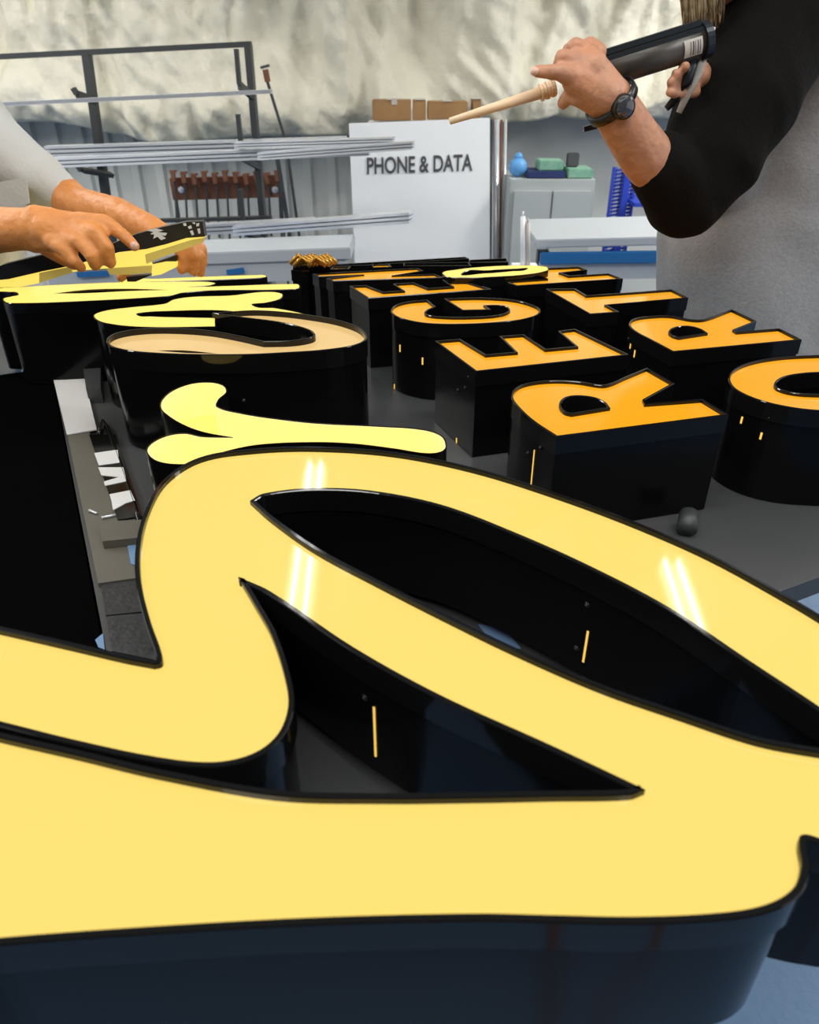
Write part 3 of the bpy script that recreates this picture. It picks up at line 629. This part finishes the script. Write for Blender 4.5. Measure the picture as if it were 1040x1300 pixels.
# hair and beard
bm = bmesh.new()
for i in range(420):
    u1, u2 = random.random() * 6.283, random.random()
    d = Vector((math.cos(u1) * math.sqrt(1 - u2 * u2), math.sin(u1) * math.sqrt(1 - u2 * u2), u2))
    p = hc + Vector((d.x * .085, d.y * .10 + .01, .02 + d.z * .11)); q = p + Vector((d.x * .02, .01 + d.y * .02, -.05)) 
    tube(bm, [p, (p + q) / 2 + d * .008, q], [.004, .004, .001], 5)
for i in range(420):
    x = 868 + random.random() * 48; y = -45 + random.random() * 30; L = 42 + random.random() * 12 - abs(x - 888) * .5
    p = PY(x, y, 1.48 + random.random() * .05); q = PY(x + random.uniform(-4, 4), y + L + 16, 1.48 + random.random() * .04)
    tube(bm, [p, (p + q) / 2 + Vector((random.uniform(-.004, .004), 0, 0)), q], [.003, .003, .0008], 5)
bobj('hair', bm, M['hair'], pr, True)
def V3(x, y, z): return Vector((x, y, z))
tl = limbs([J(945, 60, 1.78, 45), J(950, 180, 1.80, 75), J(960, 300, 1.80, 118), J(962, 400, 1.80, 125), J(962, 520, 1.80, 125)]) + \
     limbs([J(1080, 60, 1.86, 70), J(1070, 200, 1.84, 110), J(1065, 330, 1.84, 125), J(1065, 520, 1.84, 125)]) + \
     limbs([J(914, 15, 1.64, 20), J(882, 128, 1.64, 23), J(920, 220, 1.70, 50)]) + limbs([(V3(.82, 1.80, .9), .20), (V3(.83, 1.80, 1.28), .195), (V3(.81, 1.76, 1.5), .14)]) + limbs([J(1000, -60, 1.70, 50), J(945, 30, 1.70, 45), J(940, 130, 1.72, 60)])
body('sweatshirt', tl, M['greycloth'], pr, .010, 10, .018, 6)
sl = limbs([J(1035, -5, 1.62, 80), J(975, 40, 1.58, 80), J(935, 130, 1.52, 74), J(902, 200, 1.48, 63), J(868, 252, 1.46, 49), J(846, 222, 1.43, 43), J(838, 212, 1.42, 41)])
body('sleeve', sl, M['blackcloth'], pr, .006, 8, .006, 14)
body('sleeve', limbs([J(1100, 10, 1.92, 75), J(1030, 180, 1.82, 60), J(975, 150, 1.72, 46)]), M['blackcloth'], pr, .008, 8, .006, 12)
body('trousers', limbs([(V3(.76, 1.86, .86), .15), (V3(.78, 1.88, .45), .095), (V3(.78, 1.90, .12), .075)]) + limbs([(V3(1.0, 1.88, .86), .15), (V3(1.02, 1.9, .45), .095), (V3(1.02, 1.92, .12), .075)]), M['blackcloth'], pr, .012, 8, .006, 9)
for x in (.77, 1.01):
    bm = bmesh.new(); box(bm, (x, 1.84, .045), (.10, .28, .085), None, .03); bobj('shoe', bm, M['watch'], pr, True)
# watch around the wrist
wc, _ = J(776, 129, 1.357, 30); ax = (J(768, 118, 1.35, 1)[0] - J(783, 141, 1.36, 1)[0]).normalized()
q = ax.to_track_quat('Z', 'Y').to_matrix()
wt = bpy.data.objects.new('wristwatch', None); C.objects.link(wt); wt.parent = pr; wt.matrix_parent_inverse = Matrix.Translation(-pr.location)
bm = bmesh.new(); R_ = 31.5 * mpp(wc); ring = []
for k in range(40):
    a_ = k * math.pi / 20; ring.append([bm.verts.new(wc + q @ Vector((math.cos(a_) * (R_ + o), math.sin(a_) * (R_ + o), zz))) for o, zz in ((0, -.008), (.003, -.008), (.003, .008), (0, .008))])
for k in range(40):
    for j in range(4): bm.faces.new((ring[k][j], ring[(k + 1) % 40][j], ring[(k + 1) % 40][(j + 1) % 4], ring[k][(j + 1) % 4]))
bobj('strap', bm, M['watch'], wt, True)
dd = (Vector((0, -1, .25)) + Vector((-.25, 0, .1))); dd = (dd - ax * dd.dot(ax)).normalized(); pc = wc + dd * (R_ + .003)
bm = bmesh.new(); cone(bm, pc - dd * .004, pc + dd * .007, .019, .017, 28); bobj('case', bm, M['watch'], wt, True)
bm = bmesh.new(); cone(bm, pc + dd * .007, pc + dd * .0082, .0145, .0135, 28); bobj('dial_glass', bm, M['glass'], wt, True)
bm = bmesh.new(); pbar(bm, 741, 164, 757, 160, 1.40, 6, .012); bobj('strap_end', bm, M['watch'], wt)

# caulking gun
g0, g1, g2, g3 = J(571, 154, 1.36, 4), J(686, 118, 1.37, 6.5), J(705, 111, 1.372, 9), J(884, 55, 1.42, 20)
cg = thing('caulking_gun', g2[0], 'black caulking gun with a long cream nozzle and barcode label held in both hands', 'caulking gun')
bm = bmesh.new(); cone(bm, g0[0], g1[0], g0[1], g1[1] * 1.1, 16); bobj('nozzle', bm, M['nozzle'], cg, True)
bm = bmesh.new()
for k in range(5):
    a_ = g1[0].lerp(g2[0], k / 5); b_ = g1[0].lerp(g2[0], k / 5 + .14); cone(bm, a_, b_, .013 - .0006 * (k % 2) * 4, .013, 16)
cone(bm, g1[0], g2[0], .0095, .0115, 16)
bobj('collar', bm, M['nozzle'], cg)
cs = J(745, 98, 1.385, 1)[0]; ce = J(888, 53, 1.425, 1)[0]; RR = .0245
bm = bmesh.new(); cone(bm, cs, ce, RR, RR, 32); bobj('cartridge', bm, M['cart'], cg, True)
axg = (ce - cs).normalized(); toC = (Vector((0, 0, EYE)) - cs); toC = (toC - axg * toC.dot(axg)).normalized(); upg = axg.cross(toC) ; upg = upg if upg.z > 0 else -upg
bm = bmesh.new(); bar(bm, cs + upg * (RR + .001) , ce + upg * (RR + .001), .030, .010, .002); bar(bm, cs + upg * (RR - .010) + toC * .016, ce + upg * (RR - .010) + toC * .016, .010, .010, .002)
cone(bm, ce, ce + axg * .012, RR + .004, RR + .004, 28); cone(bm, cs - axg * .006, cs, RR + .003, RR + .003, 28)
bobj('frame', bm, M['gunblue'], cg)
def onG(tu, ang, r): return cs + (ce - cs) * tu + toC * math.cos(ang) * r + upg * math.sin(ang) * r
bm = bmesh.new()
for i in range(8):
    a1, a2 = -.75 + i * .13, -.75 + (i + 1) * .13
    bm.faces.new([bm.verts.new(onG(*k)) for k in ((.80, a1, RR + .0006), (.96, a1, RR + .0006), (.96, a2, RR + .0006), (.80, a2, RR + .0006))])
lb = bobj('label_patch', bm, M['label'], cg)
bm = bmesh.new()
for i, w in enumerate((.010, .018, .007, .014, .009)):
    t0 = .85 + i * .021
    for k in range(6):
        a1, a2 = -.65 + k * .13, -.65 + (k + 1) * .13
        bm.faces.new([bm.verts.new(onG(*j)) for j in ((t0, a1, RR + .001), (t0 + w * .6, a1, RR + .001), (t0 + w * .6, a2, RR + .001), (t0, a2, RR + .001))])
bobj('barcode', bm, M['ink'], lb)
bm = bmesh.new(); h0 = J(880, 75, 1.42, 1)[0]; pts = [h0, J(872, 105, 1.42, 1)[0], J(858, 126, 1.42, 1)[0], J(846, 138, 1.42, 1)[0]]; tube(bm, pts, [.010, .009, .008, .005], 12); bobj('trigger', bm, M['gunblue'], cg, True)
bm = bmesh.new(); tube(bm, [J(901, 34, 1.43, 1)[0], J(886, 92, 1.43, 1)[0], J(862, 143, 1.43, 1)[0]], [.010, .0085, .005], 12); bobj('handle', bm, M['tee'], cg, True)

# ---------------------------------------------------------------- man in the pale tee
pl = thing('person', (-1.2, 1.72, 0), 'person in a pale tee at the table edge lifting a letter rim with both hands', 'person')
Lm = []
Lm += limbs([J(-120, 130, 1.60, 44), J(-120, 265, 1.35, 38), J(-30, 293, 1.22, 30), J(20, 291, 1.17, 26), J(48, 290, 1.16, 25)])
Lm += limbs([J(48, 283, 1.16, 22), J(98, 286, 1.15, 15)]) + limbs([J(48, 295, 1.16, 22), J(85, 300, 1.14, 18)]) + limbs([J(60, 292, 1.15, 22), J(95, 294, 1.145, 17)]) + limbs([J(45, 303, 1.16, 18), J(70, 305, 1.14, 14)])
Lm += limbs([J(98, 282, 1.15, 13), J(132, 281, 1.14, 9.5), J(155, 297, 1.13, 8.5), J(171, 313, 1.125, 7)])
Lm += limbs([J(98, 292, 1.14, 12), J(122, 296, 1.12, 10), J(136, 314, 1.11, 9), J(140, 334, 1.115, 7.5)])
Lm += limbs([J(85, 302, 1.13, 12), J(104, 308, 1.115, 9.5), J(116, 324, 1.105, 8.8), J(121, 337, 1.11, 7.5)])
Lm += limbs([J(68, 306, 1.13, 12), J(84, 318, 1.115, 9), J(95, 332, 1.11, 8), J(103, 340, 1.115, 7)])
Lm += limbs([J(45, 300, 1.17, 16), J(70, 322, 1.20, 10), J(95, 335, 1.22, 8)])
Lm += limbs([J(-20, 180, 1.65, 42), J(75, 245, 1.60, 26), J(100, 262, 1.55, 23), J(150, 272, 1.46, 20), J(192, 290, 1.38, 16)])
Lm += limbs([J(192, 290, 1.38, 16), J(214, 305, 1.35, 15), J(232, 312, 1.34, 11)]) 
Lm += limbs([J(228, 310, 1.335, 10), J(232, 328, 1.325, 8), J(231, 342, 1.32, 6.5)]) + limbs([J(238, 310, 1.34, 10), J(246, 326, 1.33, 8), J(246, 345, 1.33, 6.5)]) + limbs([J(240, 306, 1.35, 9), J(254, 325, 1.35, 7), J(255, 347, 1.35, 6)]) + limbs([J(240, 304, 1.36, 9), J(256, 316, 1.37, 7), J(258, 334, 1.37, 6)])
Lm += limbs([J(205, 305, 1.35, 11), J(175, 330, 1.33, 8), J(154, 352, 1.32, 6.5)])
Lm += limbs([(V3(-1.25, 1.78, .85), .13), (V3(-1.2, 1.74, 1.2), .14), (V3(-1.14, 1.70, 1.46), .09), (V3(-1.10, 1.64, 1.56), .055), (V3(-1.06, 1.60, 1.64), .06)])
Lm += limbs([J(-120, 130, 1.60, 44), (V3(-1.14, 1.70, 1.46), .09), J(-20, 180, 1.65, 42)])
Lm += limbs([(V3(-1.33, 1.8, .85), .11), (V3(-1.33, 1.8, .45), .065), (V3(-1.33, 1.82, .08), .045), (V3(-1.30, 1.70, .05), .04)])
Lm += limbs([(V3(-1.14, 1.82, .85), .11), (V3(-1.14, 1.84, .45), .065), (V3(-1.14, 1.86, .08), .045), (V3(-1.10, 1.74, .05), .04)])
hl = V3(-1.05, 1.58, 1.75)
body('body', Lm, M['skin'], pl, .0035, 5, .0010, 60, balls=[(hl, .095, (.85, 1, 1.2)), (hl + V3(.03, -.10, -.01), .018, (.8, 1, 1.4)), (hl + V3(.02, -.085, -.055), .02, (1.3, .6, .5))])
bm = bmesh.new()
for i in range(300):
    u1, u2 = random.random() * 6.283, random.random()
    d = Vector((math.cos(u1) * math.sqrt(1 - u2 * u2), math.sin(u1) * math.sqrt(1 - u2 * u2), u2)); p = hl + Vector((d.x * .085, d.y * .10 + .01, .02 + d.z * .11))
    tube(bm, [p, p + d * .012 + V3(0, .006, -.015), p + V3(0, .015, -.04)], [.005, .004, .001], 5)
bobj('hair', bm, M['hair'], pl, True)
ts = limbs([J(-100, 110, 1.68, 60), J(-70, 230, 1.66, 78), J(-60, 330, 1.66, 80), J(-60, 440, 1.68, 82)]) + limbs([J(-60, 140, 1.66, 56), J(-8, 190, 1.61, 47), J(45, 226, 1.59, 37), J(76, 247, 1.585, 27)]) + limbs([J(-40, 240, 1.62, 66), J(-20, 320, 1.62, 50)]) + limbs([(V3(-1.25, 1.78, .86), .175), (V3(-1.20, 1.74, 1.2), .175), (V3(-1.15, 1.70, 1.42), .125), (V3(-1.13, 1.69, 1.49), .085)]) + limbs([J(-100, 115, 1.64, 62), (V3(-1.15, 1.70, 1.42), .12)])
body('tee_shirt', ts, M['tee'], pl, .008, 8, .007, 13)
body('sleeve', limbs([J(-112, 120, 1.62, 62), J(-120, 190, 1.50, 56), J(-120, 215, 1.45, 53)]), M['tee'], pl, .008, 8, .005, 13)
bm = bmesh.new(); prism(bm, [PY(-6, 232, 1.50), PY(33, 226, 1.50), PY(37, 258, 1.50), PY(20, 266, 1.50), PY(-6, 266, 1.50)], (0, .004, 0)); bobj('pocket', bm, M['tee'], pl)
body('trousers', limbs([(V3(-1.31, 1.8, .88), .15), (V3(-1.33, 1.8, .45), .095), (V3(-1.33, 1.82, .12), .075)]) + limbs([(V3(-1.16, 1.82, .88), .15), (V3(-1.14, 1.84, .45), .095), (V3(-1.14, 1.86, .12), .075)]), M['blackcloth'], pl, .012, 8, .006, 9)
for x, y in ((-1.32, 1.77), (-1.13, 1.80)):
    bm = bmesh.new(); box(bm, (x, y, .045), (.10, .28, .085), None, .03); bobj('shoe', bm, M['watch'], pl, True)
for x, y, Y in ((170, 312, 1.118), ):
    bm = bmesh.new(); ico(bm, J(x, y, Y, 1)[0], .0062, 2, (.9, .5, 1)); bobj('fingernail', bm, M['nail'], pl, True)

# the letter rim he is lifting (crop frame 3.714, origin 0,230)
hr = thing('letter_rim', PY(130, 330, 1.2), 'loose black letter rim with yellow inside and white marks, held up over the table', 'letter rim')
def H7(L, Y): return [PY(x / 3.714, 230 + y / 3.714, Y if not callable(Y) else Y(x)) for x, y in L]
YH = lambda x: 1.19 + x * .00008
def piece(name, L, m, dY=0, th=.012):
    bm = bmesh.new(); prism(bm, H7(L, lambda x: YH(x) + dY), (0, th, 0)); return bobj(name, bm, M[m], hr)
band = piece('rim_band', [(-40, 420), (10, 395), (190, 350), (340, 330), (520, 298), (640, 250), (760, 218), (880, 192), (955, 190), (966, 262), (880, 268), (780, 298), (690, 320), (560, 335), (340, 398), (200, 425), (40, 462), (-40, 470)], 'watch', 0, .016)
piece('yellow_face', [(-40, 478), (40, 462), (200, 425), (340, 398), (560, 340), (690, 322), (780, 298), (900, 264), (968, 264), (680, 350), (712, 400), (600, 404), (500, 412), (400, 420), (330, 430), (180, 482), (90, 500), (-40, 500)], 'face_bright', .004)
piece('yellow_edge', [(185, 434), (335, 404), (338, 432), (185, 480)], 'ochre', -.001, .004)
piece('yellow_edge', [(684, 346), (900, 278), (962, 268), (960, 288), (880, 318), (790, 350), (690, 390)], 'ochre', .002, .004)
piece('yellow_edge', [(500, 412), (715, 398), (712, 432), (620, 440), (520, 442)], 'ochre', .0005, .004)
piece('yellow_face', [(715, 395), (780, 382), (832, 382), (832, 405), (760, 440), (716, 448)], 'face_bright', .05)
piece('rim_band', [(700, 395), (832, 350), (832, 384), (780, 384), (716, 396)], 'watch', .055)
piece('rim_band', [(595, 452), (720, 440), (640, 474), (600, 474)], 'watch', .05)
def mark(L):
    bm = bmesh.new(); prism(bm, H7(L, lambda x: YH(x) - .0012), (0, .001, 0)); bobj('white_mark', bm, M['offwhite'], band)
for L in ([(690, 232), (735, 224), (770, 232), (742, 240), (788, 245), (780, 258), (760, 254), (782, 270), (760, 278), (742, 262), (722, 272), (728, 252), (708, 250), (722, 240)], [(862, 200), (875, 197), (880, 210), (868, 212)], [(885, 215), (900, 208), (905, 222), (892, 226)], [(905, 196), (920, 194), (918, 204)], [(895, 235), (908, 232), (915, 252), (905, 256)], [(930, 225), (942, 222), (945, 246), (936, 248)], [(925, 200), (940, 198), (938, 212), (926, 214)]):
    mark(L)

# ---------------------------------------------------------------- light, world, camera
w = bpy.data.worlds.new('World'); bpy.context.scene.world = w; w.use_nodes = True
w.node_tree.nodes['Background'].inputs['Color'].default_value = (.95, .97, 1, 1); w.node_tree.nodes['Background'].inputs['Strength'].default_value = .9
cam = bpy.data.cameras.new('Camera'); co = bpy.data.objects.new('Camera', cam); C.objects.link(co)
co.location = (0, 0, EYE); co.rotation_euler = (math.pi / 2 - PITCH, 0, 0)
cam.sensor_fit = 'HORIZONTAL'; cam.sensor_width = 36; cam.lens = F / 1040 * 36; cam.clip_start = .02
cam.dof.use_dof = True; cam.dof.focus_distance = 1.15; cam.dof.aperture_fstop = 9.5
sc = bpy.context.scene; sc.camera = co
sc.view_settings.view_transform = 'Standard'; sc.view_settings.look = 'None'; sc.view_settings.gamma = 1; sc.view_settings.exposure = 0
sc.view_settings.use_curve_mapping = False
